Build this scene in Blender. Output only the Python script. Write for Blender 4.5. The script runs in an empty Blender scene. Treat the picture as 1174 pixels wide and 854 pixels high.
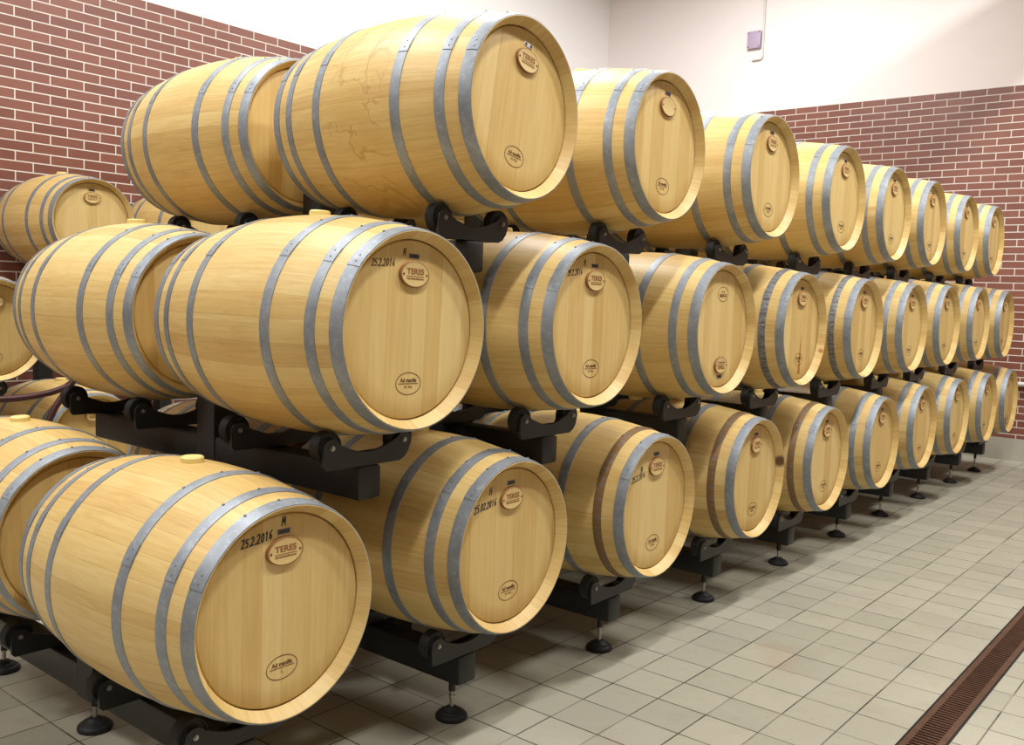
import bpy, bmesh, math, random
from mathutils import Vector, Matrix
C = bpy.context.scene.collection
PI = math.pi
random.seed(7)

# ------------------------------------------------------------------ materials
def new_mat(name):
    m = bpy.data.materials.new(name); m.use_nodes = True
    nt = m.node_tree; nt.nodes.clear()
    out = nt.nodes.new('ShaderNodeOutputMaterial'); b = nt.nodes.new('ShaderNodeBsdfPrincipled')
    nt.links.new(b.outputs[0], out.inputs[0])
    return m, nt, b
def srgb(r, g, b):
    f = lambda c: c/12.92 if c <= .04045 else ((c+.055)/1.055)**2.4
    return (f(r/255), f(g/255), f(b/255), 1)
class NB:
    """small node builder"""
    def __init__(s, nt): s.nt = nt
    def n(s, t, **kw):
        o = s.nt.nodes.new(t)
        for k, v in kw.items(): setattr(o, k, v)
        return o
    def set(s, sock, v):
        if hasattr(v, 'is_output'): s.nt.links.new(v, sock)
        else: sock.default_value = v
    def math(s, op, a, b=0.0, c=0.0):
        o = s.n('ShaderNodeMath', operation=op)
        s.set(o.inputs[0], a); s.set(o.inputs[1], b); s.set(o.inputs[2], c); return o.outputs[0]
    def obj(s): return s.n('ShaderNodeTexCoord').outputs['Object']
    def sep(s, v):
        o = s.n('ShaderNodeSeparateXYZ'); s.set(o.inputs[0], v); return o.outputs
    def comb(s, x=0., y=0., z=0.):
        o = s.n('ShaderNodeCombineXYZ'); s.set(o.inputs[0], x); s.set(o.inputs[1], y); s.set(o.inputs[2], z); return o.outputs[0]
    def vmath(s, op, a, b):
        o = s.n('ShaderNodeVectorMath', operation=op); s.set(o.inputs[0], a); s.set(o.inputs[1], b); return o.outputs[0]
    def noise(s, v, scale=5., detail=3., rough=.55, dist=0.):
        o = s.n('ShaderNodeTexNoise'); s.set(o.inputs['Vector'], v); o.inputs['Scale'].default_value = scale
        o.inputs['Detail'].default_value = detail; o.inputs['Roughness'].default_value = rough; o.inputs['Distortion'].default_value = dist
        return o.outputs['Fac']
    def white(s, w):
        o = s.n('ShaderNodeTexWhiteNoise', noise_dimensions='1D'); s.set(o.inputs['W'], w); return o.outputs['Value']
    def ramp(s, f, stops):
        o = s.n('ShaderNodeValToRGB'); s.set(o.inputs[0], f); e = o.color_ramp.elements
        while len(e) < len(stops): e.new(0.5)
        for k, (p, c) in enumerate(stops): e[k].position = p; e[k].color = c if len(c) == 4 else (*c, 1)
        return o.outputs[0]
    def mix(s, f, a, b, mode='MIX'):
        o = s.n('ShaderNodeMix', data_type='RGBA', blend_type=mode); s.set(o.inputs[0], f); s.set(o.inputs[6], a); s.set(o.inputs[7], b); return o.outputs[2]
    def maprange(s, v, a, b, c, d):
        o = s.n('ShaderNodeMapRange'); s.set(o.inputs[0], v)
        for k, q in enumerate((a, b, c, d)): o.inputs[k+1].default_value = q
        return o.outputs[0]
    def bump(s, h, strength=.2, dist=.002):
        o = s.n('ShaderNodeBump'); s.set(o.inputs['Height'], h); o.inputs['Strength'].default_value = strength; o.inputs['Distance'].default_value = dist
        return o.outputs[0]
    def rnd(s): return s.n('ShaderNodeObjectInfo').outputs['Random']

RB, RH, BL = .345, .290, .93          # bilge radius, head radius, barrel length
LIGHT, MID, DARK = srgb(226, 203, 144), srgb(214, 184, 118), srgb(192, 154, 89)

def stave_mat(name, stain=None):
    m, nt, b = new_mat(name); k = NB(nt)
    p = k.sep(k.obj()); r = k.rnd()
    zc = k.math('SUBTRACT', p[2], RB)
    ang = k.math('ARCTAN2', zc, p[0])
    st = k.math('MULTIPLY', k.math('ADD', ang, k.math('MULTIPLY', r, 6.28)), 30/(2*PI))
    idx = k.math('FLOOR', k.math('ADD', st, 40.0)); fr = k.math('FRACT', k.math('ADD', st, 40.0))
    wn = k.white(k.math('ADD', idx, k.math('MULTIPLY', r, 91.)))
    # per-stave grain, long along the barrel
    gv = k.comb(k.math('MULTIPLY', st, 2.2), k.math('MULTIPLY', p[1], 2.0), k.math('MULTIPLY', wn, 37.))
    g = k.noise(gv, 3.0, 5., .6, .6)
    fine = k.noise(k.comb(k.math('MULTIPLY', st, 14.), k.math('MULTIPLY', p[1], 7.0), wn), 4.0, 3., .6)
    wv = k.math('ADD', k.math('ADD', k.math('MULTIPLY', wn, .30), .09), k.math('MULTIPLY', g, .70))
    col = k.ramp(wv, [(.22, LIGHT), (.55, MID), (.9, DARK)])
    col = k.mix(k.maprange(fine, .5, .85, 0., .22), col, srgb(188, 148, 80))
    blotch = k.noise(k.vmath('ADD', k.obj(), k.comb(k.math('MULTIPLY', r, 40.), 0., 0.)), 4.2, 3., .6)
    col = k.mix(k.maprange(blotch, .56, .78, 0., .30), col, srgb(205, 152, 84))
    edge = k.math('ABSOLUTE', k.math('SUBTRACT', fr, .5))
    seam = k.maprange(edge, .482, .497, 0., 1.)
    col = k.mix(k.math('MULTIPLY', seam, .35), col, srgb(150, 108, 58))
    if stain == 'water':        # dried tide lines of spilt wine on the shoulder
        n = k.noise(k.vmath('MULTIPLY', k.obj(), (2.4, 3.6, 3.0)), 1.0, 4., .55, .6)
        ym = k.math('MULTIPLY', k.maprange(p[1], .31, .36, 0., 1.), k.maprange(p[1], .52, .64, 1., 0.))
        line = k.math('SUBTRACT', ym, k.maprange(k.math('ABSOLUTE', k.math('SUBTRACT', n, .53)), 0., .02, 0., 1.))
        line = k.math('MAXIMUM', line, 0.)
        col = k.mix(k.math('MULTIPLY', line, .6), col, srgb(176, 134, 58))
        col = k.mix(k.math('MULTIPLY', ym, k.maprange(n, .53, .60, 0., .35)), col, srgb(205, 165, 84))
    if stain in ('knot', 'knots'):
        spots = [((.275, .02, RB+.055), .036, srgb(84, 44, 20))] if stain == 'knot' else [((.262, .018, RB-.12), .022, srgb(168, 92, 34)), ((.27, .018, RB+.10), .012, srgb(180, 112, 48))]
        for c, rad, cc in spots:
            q = k.n('ShaderNodeVectorMath', operation='DISTANCE'); k.set(q.inputs[0], k.obj()); q.inputs[1].default_value = c
            dd = k.math('ADD', q.outputs['Value'], k.math('MULTIPLY', g, .012))
            col = k.mix(k.maprange(dd, rad*.75, rad*1.25, .92, 0.), col, cc)
    k.set(b.inputs['Base Color'], col); b.inputs['Roughness'].default_value = .46
    b.inputs['Specular IOR Level'].default_value = .35
    h = k.math('SUBTRACT', k.math('MULTIPLY', fine, .25), seam)
    k.set(b.inputs['Normal'], k.bump(h, .25, .0012))
    return m

def head_mat(name, crack=False):
    m, nt, b = new_mat(name); k = NB(nt)
    p = k.sep(k.obj()); r = k.rnd()
    u = k.math('ADD', k.math('DIVIDE', p[0], .074), k.math('ADD', k.math('MULTIPLY', r, 9.), 20.))
    u = k.math('ADD', u, k.math('MULTIPLY', k.math('SINE', k.math('MULTIPLY', u, 2.1)), .16))
    idx = k.math('FLOOR', u); fr = k.math('FRACT', u)
    wn = k.white(k.math('ADD', idx, k.math('MULTIPLY', r, 55.)))
    gv = k.comb(k.math('MULTIPLY', p[0], 60.), k.math('MULTIPLY', wn, 31.), k.math('MULTIPLY', p[2], 3.2))
    g = k.noise(gv, 1.0, 5., .62, .35)
    fine = k.noise(k.comb(k.math('MULTIPLY', p[0], 260.), wn, k.math('MULTIPLY', p[2], 9.)), 1.0, 3., .6)
    v = k.math('ADD', k.math('MULTIPLY', wn, .5), k.math('MULTIPLY', g, .7))
    col = k.ramp(v, [(.25, srgb(224, 198, 137)), (.6, srgb(213, 183, 118)), (.95, srgb(197, 161, 96))])
    col = k.mix(k.maprange(fine, .5, .8, 0., .22), col, srgb(186, 146, 82))
    seam = k.maprange(k.math('ABSOLUTE', k.math('SUBTRACT', fr, .5)), .484, .497, 0., 1.)
    col = k.mix(k.math('MULTIPLY', seam, .22), col, srgb(160, 118, 66))
    if crack:
        w = k.maprange(p[2], RB-.215, RB-.02, .016, .001)
        d = k.math('ABSOLUTE', k.math('SUBTRACT', p[0], k.math('ADD', .018, k.math('MULTIPLY', k.math('SUBTRACT', p[2], RB-.1), .06))))
        inz = k.math('MULTIPLY', k.math('LESS_THAN', p[2], RB-.03), k.math('GREATER_THAN', p[2], RB-.235))
        col = k.mix(k.math('MULTIPLY', inz, k.math('LESS_THAN', d, w)), col, srgb(176, 116, 42))
    k.set(b.inputs['Base Color'], col); b.inputs['Roughness'].default_value = .5
    b.inputs['Specular IOR Level'].default_value = .3
    k.set(b.inputs['Normal'], k.bump(k.math('SUBTRACT', k.math('MULTIPLY', fine, .2), seam), .2, .0008))
    return m

def hoop_mat(name, base, dark, rust=None, amount=.5):
    m, nt, b = new_mat(name); k = NB(nt)
    o = k.vmath('ADD', k.obj(), k.comb(k.math('MULTIPLY', k.rnd(), 30.), 0., 0.))
    n1 = k.noise(o, 9., 4., .65); n2 = k.noise(o, 55., 3., .6)
    col = k.mix(k.maprange(n1, .35, .7, 0., 1.), base, dark)
    col = k.mix(k.maprange(n2, .52, .75, 0., .32), col, srgb(196, 199, 200))
    if rust:
        p = k.sep(k.obj())
        str_ = k.noise(k.comb(k.math('MULTIPLY', k.math('ARCTAN2', k.math('SUBTRACT', p[2], RB), p[0]), 18.), k.math('MULTIPLY', p[1], 8.), 0.), 2., 3., .6)
        col = k.mix(k.maprange(str_, .62-amount*.5, .72-amount*.4, 0., .92), col, rust)
    k.set(b.inputs['Base Color'], col); b.inputs['Metallic'].default_value = .45
    b.inputs['Roughness'].default_value = .52
    k.set(b.inputs['Normal'], k.bump(n2, .12, .001))
    return m

def plain(name, col, rough=.5, metal=0., var=.12, scale=20., bump=.0):
    m, nt, b = new_mat(name); k = NB(nt)
    n = k.noise(k.obj(), scale, 3., .6)
    d = tuple(c*(1-var) for c in col[:3])+(1,); l = tuple(min(1, c*(1+var)) for c in col[:3])+(1,)
    k.set(b.inputs['Base Color'], k.mix(n, d, l))
    b.inputs['Roughness'].default_value = rough; b.inputs['Metallic'].default_value = metal
    if bump: k.set(b.inputs['Normal'], k.bump(n, bump, .002))
    return m

M_STAVE = stave_mat('pale_oak_staves')
M_STAVE_W = stave_mat('pale_oak_staves_stained', 'water')
M_STAVE_K = stave_mat('pale_oak_staves_dark_knot', 'knot')
M_STAVE_K2 = stave_mat('pale_oak_staves_knots', 'knots')
M_HEAD = head_mat('pale_oak_head'); M_HEAD_C = head_mat('pale_oak_head_cracked', True)
M_HOOP = hoop_mat('galvanised_hoop', srgb(149, 155, 161), srgb(126, 132, 138))
M_HOOP_B = hoop_mat('browned_hoop', srgb(132, 132, 128), srgb(110, 108, 102), srgb(140, 106, 64), .55)
M_HOOP_D = hoop_mat('streaked_hoop', srgb(138, 141, 146), srgb(112, 114, 118), srgb(92, 86, 76), .28)
M_BUNG = plain('silicone_bung', srgb(233, 212, 136), .45, 0., .04)
M_BURN = plain('burnt_wood', srgb(140, 94, 48), .6, 0., .15, 60)
M_FACE = plain('plaque_face', srgb(212, 184, 122), .5, 0., .08, 40)
M_LETTER = plain('branded_lettering', srgb(138, 84, 42), .6, 0., .1, 60)
M_STAMP = plain('branded_stamp', srgb(98, 66, 30), .6, 0., .1, 60)
M_INK = plain('marker_ink', srgb(32, 34, 40), .5, 0., .1, 60)
M_INKB = plain('blue_marker_ink', srgb(30, 48, 72), .5, 0., .1, 60)
M_INKF = plain('faded_ink', srgb(112, 88, 56), .6, 0., .1, 60)
M_INKG = plain('faded_blue_ink', srgb(84, 86, 80), .6, 0., .1, 60)
M_TAG = plain('tag_metal', srgb(150, 140, 132), .4, .3, .1, 200)
M_TAGDK = plain('tag_print', srgb(52, 44, 52), .5, 0., .1, 200)
M_STEEL = plain('black_steel', srgb(36, 37, 38), .45, .1, .12, 14, .03)
M_RUBBER = plain('black_rubber', srgb(20, 20, 21), .6, 0., .12, 40, .05)
M_BOLT = plain('zinc_bolt', srgb(176, 172, 165), .35, .9, .08, 60)
M_MAROON = plain('maroon_tube', srgb(66, 29, 29), .45, .1, .1, 12)

def brick_mat(name, axis, z0, h0):
    m, nt, b = new_mat(name); k = NB(nt)
    p = k.sep(k.obj())
    v = k.comb(k.math('ADD', p[axis], 257*.2575-h0), k.math('ADD', p[2], 60*.0742-z0), 0.)
    t = k.n('ShaderNodeTexBrick'); k.set(t.inputs['Vector'], v); t.offset = .5; t.offset_frequency = 2; t.squash = 1
    t.inputs['Scale'].default_value = 1.; t.inputs['Mortar Size'].default_value = .0048; t.inputs['Mortar Smooth'].default_value = .15
    t.inputs['Brick Width'].default_value = .2575; t.inputs['Row Height'].default_value = .0742
    t.inputs['Color1'].default_value = srgb(130, 80, 64); t.inputs['Color2'].default_value = srgb(114, 67, 54); t.inputs['Mortar'].default_value = srgb(214, 206, 196)
    s = k.noise(k.comb(k.math('MULTIPLY', p[axis], 8.), k.math('MULTIPLY', p[2], 60.), 0.), 1.6, 4., .65)
    big = k.noise(k.obj(), .9, 3., .6)
    notm = k.math('SUBTRACT', 1., t.outputs['Fac'])
    col = k.mix(k.math('MULTIPLY', notm, k.maprange(s, .45, .75, 0., .35)), t.outputs['Color'], srgb(96, 50, 40))
    col = k.mix(k.math('MULTIPLY', notm, k.maprange(big, .5, .75, 0., .16)), col, srgb(160, 112, 98))
    k.set(b.inputs['Base Color'], col)
    k.set(b.inputs['Roughness'], k.maprange(t.outputs['Fac'], 0., 1., .42, .85))
    k.set(b.inputs['Normal'], k.bump(k.math('SUBTRACT', k.math('MULTIPLY', s, .15), t.outputs['Fac']), .5, .003))
    return m

def floor_mat():
    m, nt, b = new_mat('cream_floor_tiles'); k = NB(nt)
    p = k.sep(k.obj())
    SX, SY = .2060, .2052
    u = k.math('ADD', k.math('DIVIDE', k.math('SUBTRACT', p[0], 1.615), SX), 60.); v = k.math('ADD', k.math('DIVIDE', k.math('ADD', p[1], .387), SY), 60.)
    fu, fv = k.math('FRACT', u), k.math('FRACT', v)
    iu, iv = k.math('FLOOR', u), k.math('FLOOR', v)
    # tiles jitter slightly along the rows; joints vary in how dirty they are
    jit = k.noise(k.obj(), 1.3, 2., .5); dirt = k.noise(k.obj(), 3.5, 4., .65)
    du = k.math('ABSOLUTE', k.math('SUBTRACT', k.math('FRACT', k.math('ADD', u, .5)), .5))
    dv = k.math('ABSOLUTE', k.math('SUBTRACT', k.math('FRACT', k.math('ADD', v, .5)), .5))
    ju = k.white(k.math('ADD', k.math('MULTIPLY', k.math('FLOOR', k.math('ADD', u, .5)), 17.3), k.math('MULTIPLY', iv, 3.71)))
    jv = k.white(k.math('ADD', k.math('MULTIPLY', k.math('FLOOR', k.math('ADD', v, .5)), 11.9), k.math('MULTIPLY', iu, 5.17)))
    wu = k.math('MULTIPLY', k.maprange(du, .009, .019, 1., 0.), k.maprange(ju, 0., .5, .3, 1.))
    wv = k.math('MULTIPLY', k.maprange(dv, .009, .019, 1., 0.), k.maprange(jv, 0., .5, .3, 1.))
    jm = k.math('MAXIMUM', wu, wv)
    jd = k.math('MULTIPLY', jm, k.maprange(dirt, .3, .6, .5, 1.))
    tn = k.white(k.math('ADD', k.math('MULTIPLY', iu, 7.13), k.math('MULTIPLY', iv, 13.7)))
    col = k.mix(tn, srgb(160, 156, 139), srgb(172, 167, 149))
    col = k.mix(k.maprange(dirt, .5, .8, 0., .35), col, srgb(132, 126, 100))
    spk = k.noise(k.obj(), 38., 2., .5)
    col = k.mix(k.maprange(spk, .70, .76, 0., .5), col, srgb(124, 108, 84))
    stain = k.noise(k.vmath('ADD', k.obj(), (4.3, 1.1, 0.)), 1.9, 3., .6)
    col = k.mix(k.maprange(stain, .62, .78, 0., .30), col, srgb(164, 120, 96))
    col = k.mix(jd, col, srgb(42, 38, 28))
    k.set(b.inputs['Base Color'], col)
    k.set(b.inputs['Roughness'], k.maprange(dirt, .3, .7, .38, .6))
    b.inputs['Specular IOR Level'].default_value = .35
    k.set(b.inputs['Normal'], k.bump(k.math('MULTIPLY', jm, -1.), .4, .002))
    return m

M_FLOOR = floor_mat()
M_PLASTER = plain('white_plaster', srgb(246, 244, 243), .8, 0., .015, 3.)
M_PLASTER_F = plain('pinkish_plaster', srgb(238, 229, 226), .8, 0., .02, 3.)
M_CEIL = plain('ceiling_paint', srgb(134, 131, 125), .85, 0., .02, 3.)
M_PLINTH = plain('grey_stone_plinth', srgb(176, 170, 156), .5, 0., .08, 6.)
M_PIPE = plain('grey_pvc', srgb(212, 210, 206), .45, 0., .04, 10.)
M_LILAC = plain('lilac_plastic', srgb(178, 160, 184), .4, 0., .05, 20.)
M_RUST = plain('rusty_iron', srgb(84, 55, 36), .9, 0., .5, 22., .25)
M_PIT = plain('drain_pit', srgb(24, 20, 16), .9, 0., .2, 20.)
M_LAMP = plain('lamp_housing', srgb(225, 225, 222), .5, 0., .03, 10.)

# ------------------------------------------------------------------ mesh helpers
def link(name, bm, mats, parent=None, smooth=True, angle=35):
    me = bpy.data.meshes.new(name)
    bmesh.ops.recalc_face_normals(bm, faces=bm.faces[:])
    if smooth:
        for f in bm.faces: f.smooth = True
        for e in bm.edges:
            if len(e.link_faces) == 2 and e.calc_face_angle(0) > math.radians(angle): e.smooth = False
    bm.to_mesh(me); bm.free()
    for mm in (mats if isinstance(mats, (list, tuple)) else [mats]): me.materials.append(mm)
    o = bpy.data.objects.new(name, me); C.objects.link(o)
    if parent: o.parent = parent
    return o
def tag(o, label, cat=None, group=None):
    o['label'] = label
    if cat: o['category'] = cat
    if group: o['group'] = group
    return o
def struct(o, label=None):
    o['kind'] = 'structure'
    if label: o['label'] = label
    return o
def empty(name, loc, rot=None):
    o = bpy.data.objects.new(name, None); o.empty_display_size = .1; C.objects.link(o); o.location = loc
    if rot: o.rotation_euler = rot
    return o
def lathe(bm, prof, n=72, cx=0., cz=0., closed=False, mat=0):
    """revolve (radius, y) about the y axis through (cx, cz)"""
    rings = []
    for r, y in prof:
        rings.append([bm.verts.new((cx+r*math.cos(2*PI*i/n), y, cz+r*math.sin(2*PI*i/n))) for i in range(n)])
    pairs = list(zip(rings, rings[1:]))
    if closed: pairs.append((rings[-1], rings[0]))
    for a, b in pairs:
        for i in range(n):
            f = bm.faces.new((a[i], a[(i+1) % n], b[(i+1) % n], b[i])); f.material_index = mat
    return rings
def cap(bm, ring, mat=0):
    f = bm.faces.new(ring); f.material_index = mat
def box(bm, x0, x1, y0, y1, z0, z1, bev=0.):
    g = bmesh.ops.create_cube(bm, size=1)
    for v in g['verts']:
        v.co = Vector(((x0+x1)/2+v.co.x*(x1-x0), (y0+y1)/2+v.co.y*(y1-y0), (z0+z1)/2+v.co.z*(z1-z0)))
    if bev:
        es = list({e for v in g['verts'] for e in v.link_edges})
        bmesh.ops.bevel(bm, geom=es, offset=bev, segments=2, affect='EDGES', profile=.5)
def cyl(bm, p0, p1, r0, r1=None, n=20):
    p0, p1 = Vector(p0), Vector(p1); d = p1-p0
    q = d.to_track_quat('Z', 'Y').to_matrix().to_4x4(); q.translation = (p0+p1)/2
    bmesh.ops.create_cone(bm, cap_ends=True, segments=n, radius1=r0, radius2=r0 if r1 is None else r1, depth=d.length, matrix=q)
def tube(bm, pts, r, n=12):
    pts = [Vector(p) for p in pts]; rings = []
    for i, p in enumerate(pts):
        t = (pts[min(i+1, len(pts)-1)]-pts[max(i-1, 0)]).normalized()
        a = t.cross(Vector((0, 1, 0)));  a = a if a.length > .05 else t.cross(Vector((0, 0, 1)))
        a.normalize(); b = t.cross(a)
        rings.append([bm.verts.new(p+r*(math.cos(2*PI*j/n)*a+math.sin(2*PI*j/n)*b)) for j in range(n)])
    for A, B in zip(rings, rings[1:]):
        for j in range(n): bm.faces.new((A[j], A[(j+1) % n], B[(j+1) % n], B[j]))
    bm.faces.new(rings[0]); bm.faces.new(rings[-1])
def prism_xz(bm, pts, y0, y1):
    a = [bm.verts.new((x, y0, z)) for x, z in pts]; b = [bm.verts.new((x, y1, z)) for x, z in pts]
    n = len(pts)
    for i in range(n): bm.faces.new((a[i], a[(i+1) % n], b[(i+1) % n], b[i]))
    bm.faces.new(a); bm.faces.new(b)
def text_bm(txt, size, x, z, y, thick=.0008, sx=1., bold=0.):
    cu = bpy.data.curves.new('lettering_curve', 'FONT'); cu.body = txt; cu.size = size; cu.align_x = 'CENTER'; cu.align_y = 'CENTER'
    cu.extrude = thick/2; cu.resolution_u = 3; cu.offset = bold
    o = bpy.data.objects.new('lettering_tmp', cu); C.objects.link(o)
    dg = bpy.context.evaluated_depsgraph_get(); me = bpy.data.meshes.new_from_object(o.evaluated_get(dg))
    bm = bmesh.new(); bm.from_mesh(me)
    for v in bm.verts: v.co = Vector((x+v.co.x*sx, y-v.co.z, z+v.co.y))
    bpy.data.objects.remove(o); bpy.data.meshes.remove(me); bpy.data.curves.remove(cu)
    return bm
def join(bm, other):
    me = bpy.data.meshes.new('join_tmp'); other.to_mesh(me); other.free(); bm.from_mesh(me); bpy.data.meshes.remove(me)
def ribbon(bm, pts, w, y, th=.0007):
    """flat pen stroke in the xz plane"""
    for (x0, z0), (x1, z1) in zip(pts, pts[1:]):
        d = Vector((x1-x0, z1-z0)); L = d.length
        if L < 1e-6: continue
        d /= L; nrm = Vector((-d.y, d.x))*w/2; e = d*w*.35
        q = [(x0-e.x+nrm.x, z0-e.y+nrm.y), (x0-e.x-nrm.x, z0-e.y-nrm.y), (x1+e.x-nrm.x, z1+e.y-nrm.y), (x1+e.x+nrm.x, z1+e.y+nrm.y)]
        prism_xz(bm, q, y-th, y+.0004)

# ------------------------------------------------------------------ barrel
def R_at(y): return RH+(RB-RH)*(1-(2*y/BL-1)**2)
HEAD_Y = .034
def staves_bm():
    bm = bmesh.new()
    prof = [(.2665, HEAD_Y+.013), (.2655, HEAD_Y), (.2862, .0012), (.2875, 0.), (RH-.0012, .0002), (RH-.0004, .0016)]
    ys = [.012+(BL-.024)*i/28 for i in range(29)]
    prof += [(R_at(y), y) for y in ys]
    prof += [(RH-.0004, BL-.0016), (RH-.0012, BL-.0002), (.2875, BL), (.2862, BL-.0012), (.2655, BL-HEAD_Y), (.2655, BL-HEAD_Y-.012)]
    lathe(bm, prof, 90, 0, RB); return bm
def head_bm(front=True):
    bm = bmesh.new()
    prof = [(.2668, HEAD_Y+.016), (.2650, HEAD_Y+.011), (.2600, HEAD_Y+.0012), (.2580, HEAD_Y), (.2, HEAD_Y), (.1, HEAD_Y)]
    if not front: prof = [(r, BL-y) for r, y in prof]
    rings = lathe(bm, prof, 90, 0, RB)
    cap(bm, rings[-1]); cap(bm, rings[0]); return bm
HOOPS = [(.0008, .043), (.092, .128), (.260, .298), (BL-.298, BL-.260), (BL-.128, BL-.092), (BL-.043, BL-.0008)]
def hoop_bm(y0, y1, a0):
    bm = bmesh.new(); t = .0022
    m = (y0+y1)/2; bul = .0012
    prof = [(R_at(y0)-.001, y0), (R_at(y0)+t, y0+.0006), (R_at(m)+t+bul, m), (R_at(y1)+t, y1-.0006), (R_at(y1)-.001, y1)]
    lathe(bm, prof, 90, 0, RB)
    w = y1-y0
    # riveted lap joint, its edge, and two hoop nails near the top
    for da, f in ((0., .5), (.075, .5)):
        a = a0+da; r = R_at(m)+t+bul; d = Vector((math.cos(a), 0, math.sin(a))); c = Vector((0, y0+w*f, RB))
        cyl(bm, c+d*(r-.001), c+d*(r+.0022), .0046, .0036, 10)
    n = 6; a1 = a0-.05; a2 = a0+.13; ra = []
    for i in range(n+1):
        a = a1+(a2-a1)*i/n; row = []
        for y in (y0-.0002, y1+.0002):
            row.append(bm.verts.new(((R_at(y)+t+.0014)*math.cos(a), y, RB+(R_at(y)+t+.0014)*math.sin(a))))
        mid = bm.verts.new(((R_at(m)+t+bul+.0014)*math.cos(a), m, RB+(R_at(m)+t+bul+.0014)*math.sin(a)))
        ra.append((row[0], mid, row[1]))
    for p, q in zip(ra, ra[1:]):
        bm.faces.new((p[0], q[0], q[1], p[1])); bm.faces.new((p[1], q[1], q[2], p[2]))
    for a in (1.25, 1.62, 1.98):
        r = R_at(y1)+t; d = Vector((math.cos(a), 0, math.sin(a))); c = Vector((0, y1-.004, RB))
        cyl(bm, c+d*(r-.001), c+d*(r+.0026), .0045, .0035, 8)
    return bm
def bung_bm():
    bm = bmesh.new(); zt = 2*RB
    cyl(bm, (0, BL/2, zt-.004), (0, BL/2, zt+.012), .034, .0335, 28)
    cyl(bm, (0, BL/2, zt+.012), (0, BL/2, zt+.016), .0335, .030, 28)
    return bm
PZ, PA, PB_ = RB+.163, .060, .0385
def oval(a, b, n=48): return [(a*math.cos(2*PI*i/n), b*math.sin(2*PI*i/n)) for i in range(n)]
def plaque_bm():
    bm = bmesh.new(); n = 48; rings = []
    for s, y in ((1., HEAD_Y+.001), (1.0, HEAD_Y-.006), (.985, HEAD_Y-.0085), (.94, HEAD_Y-.0095), (.905, HEAD_Y-.0092)):
        rings.append([bm.verts.new((PA*s*math.cos(2*PI*i/n), y, PZ+PB_*s*math.sin(2*PI*i/n))) for i in range(n)])
    for k, (A, B) in enumerate(zip(rings, rings[1:])):
        for i in range(n): bm.faces.new((A[i], A[(i+1) % n], B[(i+1) % n], B[i]))
    f = bm.faces.new(rings[-1]); f.material_index = 1
    return bm
def plaque_text_bm():
    y = HEAD_Y-.0094
    bm = text_bm('TERES', .0235, 0, PZ+.008, y, .0012, 1.12, .0004)
    box(bm, -.036, .036, y-.0006, y+.0004, PZ-.0062, PZ-.0048)
    x = -.034                      # worn, unreadable small line under the rule: short strokes
    rr = random.Random(3)
    while x < .033:
        w = rr.uniform(.002, .0045); box(bm, x, x+w, y-.0006, y+.0004, PZ-.0145, PZ-.0145+rr.uniform(.003, .0052)); x += w+.0016
    return bm
def screw_bm(s):
    bm = bmesh.new(); y = HEAD_Y-.0092
    cyl(bm, (s*.0475, y+.001, PZ), (s*.0475, y-.0016, PZ), .0036, .003, 12); return bm
def stamp_bm(line2):
    bm = bmesh.new(); zc = RB-.157; y0, y1 = HEAD_Y-.0008, HEAD_Y+.0004
    A, B = oval(.052, .0335), oval(.0502, .0317)
    for i in range(48):
        j = (i+1) % 48
        prism_xz(bm, [(A[i][0], zc+A[i][1]), (A[j][0], zc+A[j][1]), (B[j][0], zc+B[j][1]), (B[i][0], zc+B[i][1])], y0, y1)
    join(bm, text_bm('Ad manifia', .0165, 0, zc+.0095, HEAD_Y, .0012, .95, .0004))
    box(bm, -.040, .040, y0, y1, zc-.0008, zc+.0008)
    join(bm, text_bm(line2, .012, 0, zc-.011, HEAD_Y, .0012, 1.1))
    return bm
def tag_bm():
    bm = bmesh.new(); z = RB+.216
    box(bm, -.022, .022, HEAD_Y-.0015, HEAD_Y+.0005, z-.0075, z+.0075, .0005); return bm
def tag_print_bm(full=True):
    bm = bmesh.new(); z = RB+.216; rr = random.Random(5)
    if full:
        x = -.0195
        while x < .017:
            w = rr.uniform(.002, .0055); box(bm, x, x+w, HEAD_Y-.0021, HEAD_Y-.001, z-.0055, z+.0055); x += w+.001
    else:
        for s in (-1, 1): cyl(bm, (s*.0135, HEAD_Y-.001, z), (s*.0135, HEAD_Y-.0026, z), .005, .005, 12)
    return bm
GL = {'2': [[(0, .8), (.15, 1), (.45, 1), (.55, .75), (.4, .45), (0, 0), (.6, .04)]], '5': [[(.6, 1), (.12, 1), (.08, .58), (.4, .62), (.55, .35), (.4, .04), (0, .05)]],
      '0': [[(.3, 1), (.06, .75), (.06, .25), (.3, 0), (.52, .25), (.52, .75), (.3, 1)]], '1': [[(.1, .75), (.3, 1), (.3, 0)]],
      '6': [[(.5, 1), (.15, .7), (.05, .25), (.28, 0), (.52, .2), (.4, .48), (.1, .38)]], '.': [[(.1, 0), (.2, .08)]], 'M': [[(0, 0), (.08, 1), (.36, .35), (.62, 1), (.72, 0)]], 'H': [[(0, 0), (.05, 1)], [(.6, 0), (.62, 1)], [(.02, .5), (.62, .55)]]}
def writing_bm(txt, x0, z0, h, slope):
    bm = bmesh.new(); x = x0; rr = random.Random(len(txt)*7+int(abs(x0)*100))
    for ch in txt:
        hh = h*rr.uniform(.88, 1.08); zz = z0+(x-x0)*slope+rr.uniform(-.001, .001)
        for s in GL[ch]: ribbon(bm, [(x+px*hh*.62+pz*hh*.12, zz+pz*hh) for px, pz in s], .0034, HEAD_Y)
        x += hh*(.26 if ch == '.' else .56)
    return bm

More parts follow.
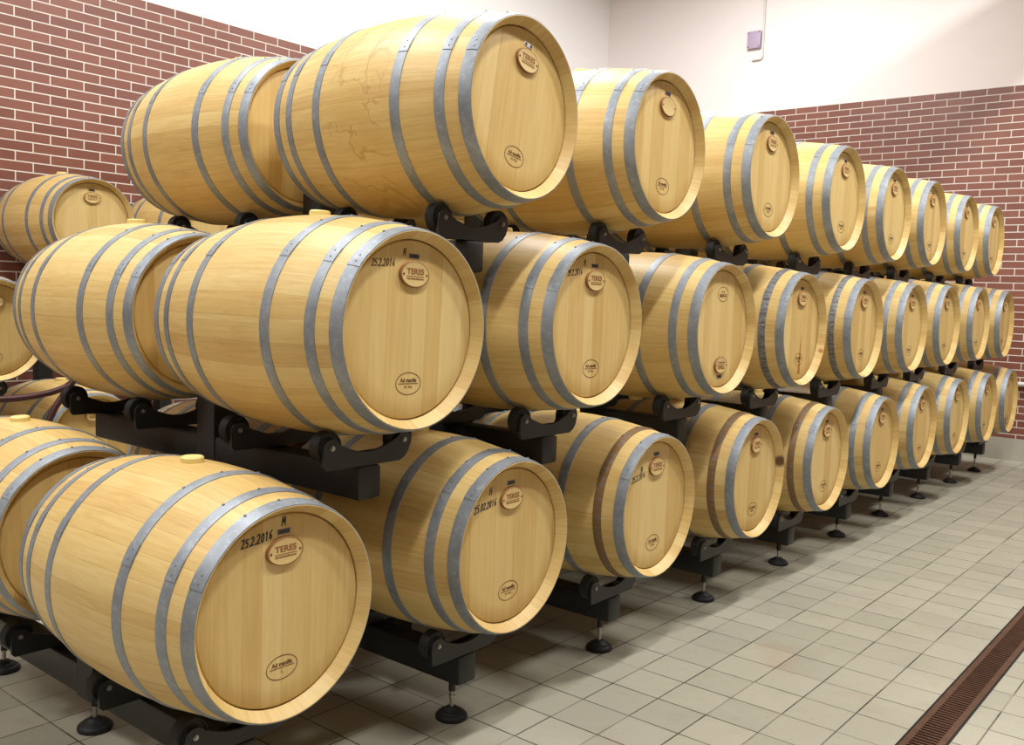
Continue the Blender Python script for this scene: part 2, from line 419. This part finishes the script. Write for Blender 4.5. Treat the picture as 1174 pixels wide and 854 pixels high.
SRC = {}
def src(key, fn, mats):
    """one mesh datablock per shape and material"""
    if key not in SRC:
        o = link(key[0], fn(), mats); SRC[key] = o.data; bpy.data.objects.remove(o)
    return SRC[key]
def put(name, data, parent, label=None):
    o = bpy.data.objects.new(name, data); C.objects.link(o); o.parent = parent
    if label: o['label'] = label
    return o

def barrel(cx, y0, cz, roll=0., stave='', hoops=('', '', ''), write=None, crack=False, line2='M TN', tagfull=True, lap=2.55, plaque=True, blank=False, yaw=.012, name='wine_barrel'):
    v = Matrix.Rotation(yaw, 3, 'Z') @ Matrix.Rotation(roll, 3, 'Y') @ Vector((0, 0, RB))   # the axis stays where it belongs
    root = empty(name, (cx-v.x, y0-v.y, cz-v.z), (0, roll, yaw))
    sm = {'': M_STAVE, 'w': M_STAVE_W, 'k': M_STAVE_K, 'k2': M_STAVE_K2}[stave]
    put('staves', src(('staves', stave), staves_bm, sm), root)
    hd = put('front_head', src(('front_head', crack), head_bm, M_HEAD_C if crack else M_HEAD), root)
    put('back_head', src(('back_head',), lambda: head_bm(False), M_HEAD), root)
    lp = round(lap, 1)
    for i, (a, b) in enumerate(HOOPS):
        kind = hoops[i] if i < 3 else ''
        mm = {'': M_HOOP, 'b': M_HOOP_B, 'd': M_HOOP_D}[kind]
        put('hoop', src(('hoop', i, kind, lp), lambda: hoop_bm(a, b, lp), mm), root, {'b': 'brown stained hoop', 'd': 'dark streaked hoop'}.get(kind))
    put('bung', src(('bung',), bung_bm, M_BUNG), root)
    if plaque:
        pl = put('oval_plaque', src(('oval_plaque',), plaque_bm, [M_BURN, M_FACE]), root)
        if not blank: put('lettering', src(('lettering',), plaque_text_bm, M_LETTER), pl)
        for s in (-1, 1): put('screw', src(('screw', s), lambda: screw_bm(s), M_STAMP), pl)
        put('stamp', src(('stamp', line2), lambda: stamp_bm(line2), M_STAMP), hd)
        tg = put('metal_tag', src(('metal_tag', tagfull), tag_bm, M_TAG if tagfull else M_PIPE), root)
        put('print', src(('print', tagfull), lambda: tag_print_bm(tagfull), M_TAGDK), tg)
    if write:
        key, (dt, ini), mm = write
        put('handwritten_date', src(('handwritten_date', key), lambda: writing_bm(*dt), mm), hd, 'handwritten date in marker')
        put('handwritten_initial', src(('handwritten_initial', key), lambda: writing_bm(*ini), mm), hd, 'handwritten letter in marker')
    return root

# ------------------------------------------------------------------ rack
RY0, RY1, YC = .20, 1.84, 1.02
CR_Y = (.207, .672, 1.275, 1.772)
def cradle_bm():
    bm = bmesh.new()
    a = .147; pts = []
    for i in range(9):                      # left lobe
        t = math.radians(215-i*22); pts.append((-a+.040*math.cos(t), .034*math.sin(t) if math.sin(t) > 0 else .05*math.sin(t)))
    pts = [p for p in pts]
    top = [(-.112+.224*i/10, .006-.030*math.sin(PI*i/10)) for i in range(11)]
    right = [(a+.030*math.cos(math.radians(100-i*25)), .027*math.sin(math.radians(100-i*25))) for i in range(6)]
    out = [(-.176, -.056), (-.178, -.012)] + [(-a+.030*math.cos(math.radians(160-i*22)), .026*math.sin(math.radians(160-i*22))) for i in range(6)] + top + right + [(.168, -.036), (.150, -.056), (.128, -.066), (-.166, -.066)]
    prism_xz(bm, out, 0., .012)
    prism_xz(bm, [(-.155, -.052), (-.155, .012), (-.139, .012), (-.10, -.030), (.10, -.030), (.139, .012), (.155, .012), (.155, -.052)], .051, .058)
    box(bm, -.12, .12, .010, .052, -.066, -.052)
    for s in (-1, 1): cyl(bm, (s*a, .011, 0), (s*a, .052, 0), .010, None, 12)
    return bm
def roller_bm(s):
    bm = bmesh.new()
    prof = [(.012, .0125), (.030, .0125), (.032, .016), (.040, .016), (.0435, .0125), (.0470, .0135), (.0485, .018)]
    n = 7
    for i in range(n):
        y = .017+.028*i/(n-1); prof.append((.0488, y-.0006)); prof.append((.0476, y+.0012)); prof.append((.0488, y+.0028))
    prof += [(.0470, .0497), (.040, .0507), (.012, .0507)]
    lathe(bm, prof, 40, s*.147, 0.); return bm
def bolt_bm(s):
    bm = bmesh.new()
    cyl(bm, (s*.147, .002, 0), (s*.147, -.004, 0), .0085, .008, 14)
    cyl(bm, (s*.147, -.003, 0), (s*.147, -.008, 0), .0055, .0055, 6); return bm
def beam_bm():
    bm = bmesh.new(); box(bm, -.047, .047, RY0, RY1, 0, .108, .012); return bm
def column_bm(z0, z1):
    bm = bmesh.new(); box(bm, -.052, .052, YC-.055, YC+.055, z0, z1, .004)
    for s in (-1, 1):
        for dz in (.03, .075):
            cyl(bm, (s*.050, YC-.03, max(z0, 0)+dz), (s*.059, YC-.03, max(z0, 0)+dz), .009, None, 6)
    return bm
def plate_bm(z):
    bm = bmesh.new(); box(bm, -.09, .09, YC-.09, YC+.09, z, z+.012, .003); return bm
def foot_bm(y):
    bm = bmesh.new(); n = 32
    prof = [(.0, 0.), (.056, 0.), (.058, .006), (.056, .014), (.050, .020), (.044, .022), (.040, .028), (.026, .033), (.020, .040), (.012, .042), (0., .042)]
    rings = []
    for r, z in prof[1:-1]:
        rings.append([bm.verts.new((r*(1+.015*(i % 2))*math.cos(2*PI*i/n), y+r*(1+.015*(i % 2))*math.sin(2*PI*i/n), z)) for i in range(n)])
    for A, B in zip(rings, rings[1:]):
        for i in range(n): bm.faces.new((A[i], A[(i+1) % n], B[(i+1) % n], B[i]))
    bm.faces.new(rings[0]); bm.faces.new(rings[-1]); return bm
def stem_bm(y, z1):
    bm = bmesh.new(); cyl(bm, (0, y, .036), (0, y, z1), .0075, None, 14); cyl(bm, (0, y, .075), (0, y, .085), .012, None, 6); return bm
def sleeve_bm(y, z0, z1):
    bm = bmesh.new(); cyl(bm, (0, y, z0), (0, y, z1), .0125, None, 16); return bm
def rack(cx, dy, cz, tier, ctop):
    """beam, column, four roller cradles; the bottom tier stands on three levelling feet"""
    zb = cz-.3590-.066-.108
    base = 0. if tier < 3 else zb
    root = empty('barrel_rack', (cx, dy, base))
    o = put('beam', src(('beam',), beam_bm, M_STEEL), root); o.location.z = zb-base
    bot = {1: zb, 2: .012, 3: zb-.012}[tier]-base
    link('column', column_bm(bot, ctop-base), M_STEEL, root)
    if tier == 2: put('base_plate', src(('base_plate',), lambda: plate_bm(0.), M_STEEL), root)
    for y in CR_Y:
        c = put('cradle', src(('cradle',), cradle_bm, M_STEEL), root); c.location = (0, y, cz-.3590-base)
        for s in (-1, 1):
            put('roller', src(('roller', s), lambda: roller_bm(s), M_RUBBER), c)
            put('bolt', src(('bolt', s), lambda: bolt_bm(s), M_BOLT), c)
    if tier == 1:
        for y in (.273, YC+.03, 1.77):
            f = put('levelling_foot', src(('levelling_foot', y), lambda: foot_bm(y), M_RUBBER), root)
            link('threaded_stem', stem_bm(y, zb+.01), M_BOLT, f)
            link('sleeve', sleeve_bm(y, zb-.045, zb+.005), M_STEEL, f)
    return root

# ------------------------------------------------------------------ the room
XW, YL, ZL, ZF = 9.303, 5.40, 3.80, 3.835
XB, YR, ZC = -7.0, -7.5, 6.8
def plane_box(name, x0, x1, y0, y1, z0, z1, mat, label=None):
    bm = bmesh.new(); box(bm, x0, x1, y0, y1, z0, z1); return struct(link(name, bm, mat, smooth=False), label)
bm = bmesh.new()      # the tiled floor, open along the drain channel
for q in ((XB, XW+.2, YR, -1.1325), (XB, XW+.2, -.9915, YL+.2), (XB, -3.2, -1.1325, -.9915), (5.2, XW+.2, -1.1325, -.9915)): box(bm, *q, -.1, 0)
struct(link('floor', bm, M_FLOOR, smooth=False), 'cream square floor tiles with dark joints')
plane_box('ceiling', XB, XW+.2, YR, YL+.2, ZC, ZC+.1, M_CEIL)
plane_box('wall_left', XB, XW+.2, YL+.012, YL+.2, 0, ZC, M_PLASTER, 'white plaster wall above the brick on the left')
plane_box('wall_far', XW+.012, XW+.2, YR, YL+.2, 0, ZC, M_PLASTER_F, 'pale plaster end wall above the brick')
plane_box('wall_right', XB, XW+.2, YR-.2, YR, 0, ZC, M_PLASTER)
plane_box('wall_near', XB-.2, XB, YR, YL+.2, 0, ZC, M_PLASTER)
plane_box('trim_1', XB, XW+.012, YL, YL+.012, .23, ZL, brick_mat('red_brick_left', 0, ZL, 2.648), 'red brick cladding on the left wall')
plane_box('trim_2', XW, XW+.012, YR, YL, .23, ZF, brick_mat('red_brick_far', 1, ZF, .650), 'red brick cladding on the end wall')
plane_box('trim_3', XB, XW, YR, YR+.012, .23, ZF, brick_mat('red_brick_right', 0, ZF, 0.), 'red brick cladding on the right wall')
plane_box('trim_4', XB, XB+.012, YR+.012, YL, .23, ZF, brick_mat('red_brick_near', 1, ZF, 0.), 'red brick cladding on the near wall')
plane_box('baseboard_left', XB, XW, YL-.006, YL+.012, 0, .23, M_PLINTH)
plane_box('baseboard_far', XW-.006, XW+.012, YR, YL, 0, .23, M_PLINTH, 'grey stone plinth under the brick end wall')

bm = bmesh.new(); box(bm, XB, XW, -1.0, -.8, 5.1, 5.4, .01); struct(link('shadow_duct', bm, M_CEIL), 'unseen air duct added above the aisle to shade the end wall')  # out-of-view duct, added to cast the diagonal shadow band on the end wall
# ------------------------------------------------------------------ barrels and racks
P1 = [(.053, .660), (.955, .679), (1.889, .676), (2.839, .67), (3.765, .66), (4.701, .66), (5.57, .686), (6.487, .692), (7.44, .696), (8.283, .701)]
P2 = [(.467, 1.411), (1.359, 1.424), (2.41, 1.405), (3.302, 1.397), (4.239, 1.398), (5.175, 1.399), (6.02, 1.412), (6.95, 1.422), (7.874, 1.419)]
P3 = [(.956, 2.131), (1.909, 2.145), (2.923, 2.143), (3.911, 2.136), (4.79, 2.126), (5.629, 2.135), (6.563, 2.13), (7.452, 2.133)]
TY = {1: 0., 2: 0., 3: .043}
Y2 = 1.11
DY = {(1, 0): .051, (1, 1): .008, (2, 0): .013, (2, 1): -.018, (3, 0): .027, (3, 1): .041}
YAW = {(1, 0): .013, (1, 1): .012, (2, 0): .010, (2, 1): .014, (3, 0): .034, (3, 1): .017}
BACKX = {(1, 0): .047, (2, 0): .481, (3, 0): .945}
BACKYAW = {}
W1 = ('date_a', (('25.2.2016', -.134, RB+.192, .0225, .12), ('M', -.008, RB+.232, .026, 0.)), M_INK)
W2 = ('date_b', (('25.02.2016', -.187, RB+.138, .0232, .13), ('H', -.112, RB+.190, .026, 0.)), M_INKB)
W3 = ('date_c', (('25.2.2016', -.185, RB+.115, .024, .16), ('M', -.12, RB+.15, .024, 0.)), M_INKG)
W4 = ('date_d', (('25.2.2016', -.165, RB+.178, .021, .05), ('M', -.045, RB+.215, .021, 0.)), M_INKF)
W5 = ('date_e', (('25.2.2016', -.168, RB+.175, .021, .10), ('M', -.07, RB+.215, .021, 0.)), M_INKF)
ORD = ['first', 'second', 'third', 'fourth', 'fifth', 'sixth', 'seventh', 'eighth', 'ninth', 'tenth']
TN = {1: 'bottom', 2: 'middle', 3: 'top'}
FR = {  # (tier, index): build options, label
 (1, 0): (dict(write=W1, line2='L', roll=.0), 'large pale oak barrel nearest the camera on the bottom tier, dated in black marker'),
 (1, 1): (dict(write=W2, roll=-.01), 'second oak barrel along the bottom tier, blue handwritten date beside its plaque'),
 (1, 2): (dict(write=W3, hoops=('', 'b', '')), 'third oak barrel along the bottom tier, one brown hoop and a faint blue date'),
 (1, 3): (dict(hoops=('', 'b', ''), stave='k'), 'fourth oak barrel along the bottom tier, brown hoop and dark knot on its rim'),
 (1, 4): (dict(hoops=('', 'b', '')), 'fifth oak barrel along the bottom tier, with one brown hoop and no date'),
 (1, 5): (dict(roll=.03), 'sixth oak barrel from the near end of the bottom tier, grey hoops'),
 (1, 6): (dict(roll=-.02), 'seventh oak barrel from the near end of the bottom tier'),
 (1, 7): (dict(), 'eighth oak barrel from the near end of the bottom tier'),
 (1, 8): (dict(roll=.02), 'ninth oak barrel on the bottom tier, last but one before the brick end wall'),
 (1, 9): (dict(roll=PI), 'last oak barrel of the bottom tier beside the brick end wall, plaque turned down'),
 (2, 0): (dict(write=W4, roll=.03), 'large oak barrel nearest the camera on the middle tier, pale plank down its head'),
 (2, 1): (dict(write=W5), 'second oak barrel along the middle tier, faint handwritten date by its plaque'),
 (2, 2): (dict(roll=PI), 'third oak barrel along the middle tier, turned so its plaque is at the bottom'),
 (2, 3): (dict(hoops=('', 'd', ''), crack=True, stave='k2'), 'fourth oak barrel along the middle tier, brown crack low on its head'),
 (2, 4): (dict(hoops=('', 'd', '')), 'fifth oak barrel along the middle tier, second hoop darkly streaked'),
 (2, 5): (dict(roll=.02), 'sixth oak barrel from the near end of the middle tier'),
 (2, 6): (dict(), 'seventh oak barrel from the near end of the middle tier'),
 (2, 7): (dict(roll=-.03), 'eighth oak barrel on the middle tier, last but one before the end wall'),
 (2, 8): (dict(), 'last oak barrel of the middle tier in front of the brick end wall'),
 (3, 0): (dict(stave='w', tagfull=False, roll=.15, lap=2.7), 'large oak barrel nearest the camera on the top tier, watermarks on its staves'),
 (3, 1): (dict(blank=True, roll=.03), 'second oak barrel along the top tier, with a blank oval plaque'),
 (3, 2): (dict(), 'third oak barrel from the near end of the top tier'),
 (3, 3): (dict(roll=.03), 'fourth oak barrel from the near end of the top tier'),
 (3, 4): (dict(), 'fifth oak barrel from the near end of the top tier'),
 (3, 5): (dict(roll=.02), 'sixth oak barrel from the near end of the top tier'),
 (3, 6): (dict(), 'seventh oak barrel on the top tier, last but one'),
 (3, 7): (dict(roll=-.02), 'last oak barrel of the top tier, against the red brick end wall'),
}
HIDDEN_BACK = set()
for tier, P in ((1, P1), (2, P2), (3, P3)):
    for i, (x, z) in enumerate(P):
        kw, lab = FR[(tier, i)]
        if 'lap' not in kw: kw['lap'] = 2.55+.1*((i*7+tier*3) % 5-2)
        dy = DY.get((tier, i), TY[tier])
        b = barrel(x, dy, z, yaw=YAW.get((tier, i), .012), **kw)
        tag(b, lab, 'barrel', 'front barrels of the %s tier' % TN[tier])
        if (tier, i) not in HIDDEN_BACK:
            b = barrel(BACKX.get((tier, i), x+random.uniform(-.002, .002)), Y2+dy, z, yaw=BACKYAW.get((tier, i), 0.), roll=random.uniform(-.06, .06), lap=2.55+.1*((i*5+tier) % 5-2))
            lab = {0: 'oak barrel lying end to end behind the nearest barrel of the %s tier' % TN[tier]}.get(i, 'mostly hidden oak barrel behind the %s barrel of the %s tier' % (ORD[i], TN[tier]))
            tag(b, lab, 'barrel', 'back barrels of the %s tier' % TN[tier])
        if tier == 1:
            up = [q for q in P3 if abs(q[0]-x) < .2]
            top = (up[0][1]-.3590-.066-.108-.014) if up else z-.02
        else: top = z-.1 if tier == 2 else z-.02
        r = rack(x+(.009 if (tier, i) == (2, 0) else 0.)-.465*YAW.get((tier, i), .012)*.8, dy, z, tier, top)
        tag(r, {1: 'black steel roller rack on round feet under the %s barrel of the bottom tier', 2: 'black steel roller rack carrying the %s barrel of the middle tier', 3: 'black steel roller rack carrying the %s barrel of the top tier'}[tier] % ('last' if i == len(P)-1 else ORD[i] if i else 'nearest'), 'rack', 'roller racks of the %s tier' % TN[tier])

# barrels of the second stack by the left wall, one deep, on short racks of the same make
def short_rack(cx, y0, cz, ycol, on_feet):
    zb = cz-.3640-.066-.108
    root = empty('barrel_rack', (cx, y0, 0))
    bm = bmesh.new(); box(bm, -.047, .047, .24, ycol+.055, zb, zb+.108, .012); link('beam', bm, M_STEEL, root)
    if not on_feet:
        bm = bmesh.new(); box(bm, -.052, .052, ycol-.055, ycol+.05, .012, zb+.06, .004); link('column', bm, M_STEEL, root)
        bm = bmesh.new(); box(bm, -.09, .09, ycol-.09, ycol+.09, 0, .012, .003); link('base_plate', bm, M_STEEL, root)
    for y in (.305, .540):
        c = put('cradle', src(('cradle',), cradle_bm, M_STEEL), root); c.location = (0, y, cz-.3640)
        for s in (-1, 1):
            put('roller', src(('roller', s), lambda: roller_bm(s), M_RUBBER), c)
            put('bolt', src(('bolt', s), lambda: bolt_bm(s), M_BOLT), c)
    if on_feet:
        for y in (.32, .82):
            f = link('levelling_foot', foot_bm(y), M_RUBBER, root)
            link('threaded_stem', stem_bm(y, zb+.01), M_BOLT, f)
    return root
REAR = [(1.385, 3.72, .53, .82, True, 'oak barrel low by the left wall, seen past the black rack of the middle tier'),
        (.793, 3.72, 1.225, 1.0, False, 'oak barrel cut by the left edge of the photo, oval stamp on its head'),
        (1.731, 4.43, 1.93, .80, False, 'small-looking oak barrel highest against the left brick wall'),
        (2.70, 4.43, 1.93, .80, False, 'oak barrel peeping out under the top tier beside the brick wall')]
RR = ['low black rack under the barrel by the left wall', 'black rack under the barrel cut by the left edge', 'black rack under the barrel highest against the brick wall', 'black rack under the barrel peeping out below the top tier']
for (x, y, z, yc, ft, lab), rl in zip(REAR, RR):
    tag(barrel(x, y, z, roll=random.uniform(-.03, .03), yaw=0.), lab, 'barrel', 'barrels stacked by the left wall')
    tag(short_rack(x, y, z, yc, ft), rl, 'rack', 'racks by the left wall')
HP = [(.1, 3.60, .87), (.45, 3.60, .855), (.81, 3.60, .845), (1.0, 3.60, .86), (1.13, 3.60, .895), (1.23, 3.60, .97), (1.27, 3.58, 1.03), (1.25, 3.55, 1.05), (1.19, 3.53, 1.0), (1.11, 3.53, .89), (1.03, 3.53, .77), (.985, 3.53, .64), (.97, 3.53, .4), (.96, 3.53, .16), (.93, 3.51, .05), (.82, 3.47, .024), (.5, 3.42, .024), (.1, 3.45, .024)]
def spline(P, n=8):
    P = [Vector(p) for p in P]; out = []
    for i in range(len(P)-1):
        p0, p1, p2, p3 = P[max(i-1, 0)], P[i], P[i+1], P[min(i+2, len(P)-1)]
        for k in range(n):
            t = k/n; out.append(.5*((2*p1)+(p2-p0)*t+(2*p0-5*p1+4*p2-p3)*t*t+(3*p1-p0-3*p2+p3)*t**3))
    return out+[P[-1]]
bm = bmesh.new(); tube(bm, spline(HP), .019, 14)
tag(link('hose', bm, M_MAROON), 'maroon hose looped in the dark between the left stack and the front rows', 'hose')

# ------------------------------------------------------------------ drain, conduit, pipe
dr = tag(empty('floor_drain', (4.0, -1.062, 0)), 'rusty iron drain grating sunk along the tiled aisle floor', 'drain')
DX0, DX1 = -3.2, 5.2
bm = bmesh.new(); box(bm, DX0-4, DX1-4, -.0700, .0700, -.098, -.060); box(bm, DX0-4, DX1-4, -.0700, -.0675, -.06, .0); box(bm, DX0-4, DX1-4, .0675, .0700, -.06, .0); link('channel', bm, M_PIT, dr, smooth=False)
bm = bmesh.new()
for s in (-1, 1): box(bm, DX0-4, DX1-4, s*.0672-.003, s*.0672+.003, -.02, .004)
link('edge_angle', bm, M_PIT, dr, smooth=False)
bm = bmesh.new()
for s in (-1, 1): box(bm, DX0-4, DX1-4, s*.0515-.0115, s*.0515+.0115, -.012, .004, .001)
link('grate_frame', bm, M_RUST, dr, smooth=False)
bm = bmesh.new(); x = DX0-4
while x < DX1-4:
    box(bm, x, x+.0085, -.042, .042, -.008, .003); x += .0235
link('grate_bars', bm, M_RUST, dr, smooth=False)

cd = tag(empty('conduit', (XW+.012, 3.17, 4.46)), 'thin pale conduit running down the plaster end wall to a small box', 'conduit')
bm = bmesh.new(); tube(bm, [(-.02, 0, 2.34), (-.02, 0, .03), (-.02, .01, .008), (-.02, .035, 0), (-.02, .13, 0)], .014, 12); link('pipe', bm, M_PIPE, cd)
bx = tag(empty('wall_box', (XW+.012, 3.28, 4.52)), 'small lilac plastic junction box on the plaster wall beside the conduit', 'box')
bm = bmesh.new(); box(bm, -.05, 0, -.085, .085, .07, .275, .008); link('cover', bm, M_LILAC, bx)
for sy in (-1, 1):
    for sz in (.09, .255):
        bm = bmesh.new(); cyl(bm, (-.048, sy*.07, sz), (-.054, sy*.07, sz), .007, None, 10); link('screw', bm, M_TAGDK, bx)
wp = tag(empty('wall_pipe', (XW, -2.0, .80)), 'pale horizontal pipe along the brick end wall beside the last bottom barrel', 'pipe')
bm = bmesh.new(); tube(bm, [(-.04, 2.42, 0), (-.04, -3.5, 0)], .024, 16); link('pipe', bm, M_PIPE, wp)
for y in (2.2, .4, -1.4, -3.2):
    bm = bmesh.new(); box(bm, -.06, 0, y-.012, y+.012, -.03, -.02); box(bm, -.012, 0, y-.02, y+.02, -.05, .0); link('bracket', bm, M_PIPE, wp)

# ------------------------------------------------------------------ light
def lamp(x, y, power, sx=1.3, sy=.22, col=(1, .99, .975), rot=(0, 0, 0)):
    ld = bpy.data.lights.new('ceiling_lamp', 'AREA'); ld.shape = 'RECTANGLE'; ld.size = sx; ld.size_y = sy; ld.energy = power; ld.color = col
    o = bpy.data.objects.new('ceiling_lamp', ld); C.objects.link(o); o.location = (x, y, 5.8); o.rotation_euler = rot
for x, p in ((-3.4, 60), (0.0, 185), (3.4, 215), (6.8, 215)):
    lamp(x, -1.7, p)
for x, p in ((-3.4, 170), (0.0, 150), (3.4, 145), (6.8, 150)):
    lamp(x, 2.6, p*1.2)
w = bpy.data.worlds.new('dim_room'); bpy.context.scene.world = w; w.use_nodes = True
w.node_tree.nodes['Background'].inputs[0].default_value = (1, .97, .93, 1); w.node_tree.nodes['Background'].inputs[1].default_value = .0

# ------------------------------------------------------------------ camera
yaw, pit, rol, f = .6854, -.081, .0345, 1079.84
fw = Vector((math.cos(pit)*math.cos(yaw), math.cos(pit)*math.sin(yaw), math.sin(pit)))
r0 = Vector((math.sin(yaw), -math.cos(yaw), 0)); u0 = r0.cross(fw)
rt = math.cos(rol)*r0+math.sin(rol)*u0; up = -math.sin(rol)*r0+math.cos(rol)*u0
cam = bpy.data.cameras.new('camera'); co = bpy.data.objects.new('camera', cam); C.objects.link(co)
cam.sensor_width = 36; cam.lens = f/1174*36; cam.clip_start = .05
mw = Matrix((rt, up, -fw)).transposed().to_4x4(); mw.translation = (-1.4821, -1.9357, 1.5213); co.matrix_world = mw
sc = bpy.context.scene; sc.camera = co
sc.view_settings.view_transform = 'Standard'; sc.view_settings.look = 'None'; sc.view_settings.exposure = -0.06; sc.view_settings.gamma = 1
sc.view_settings.use_curve_mapping = False
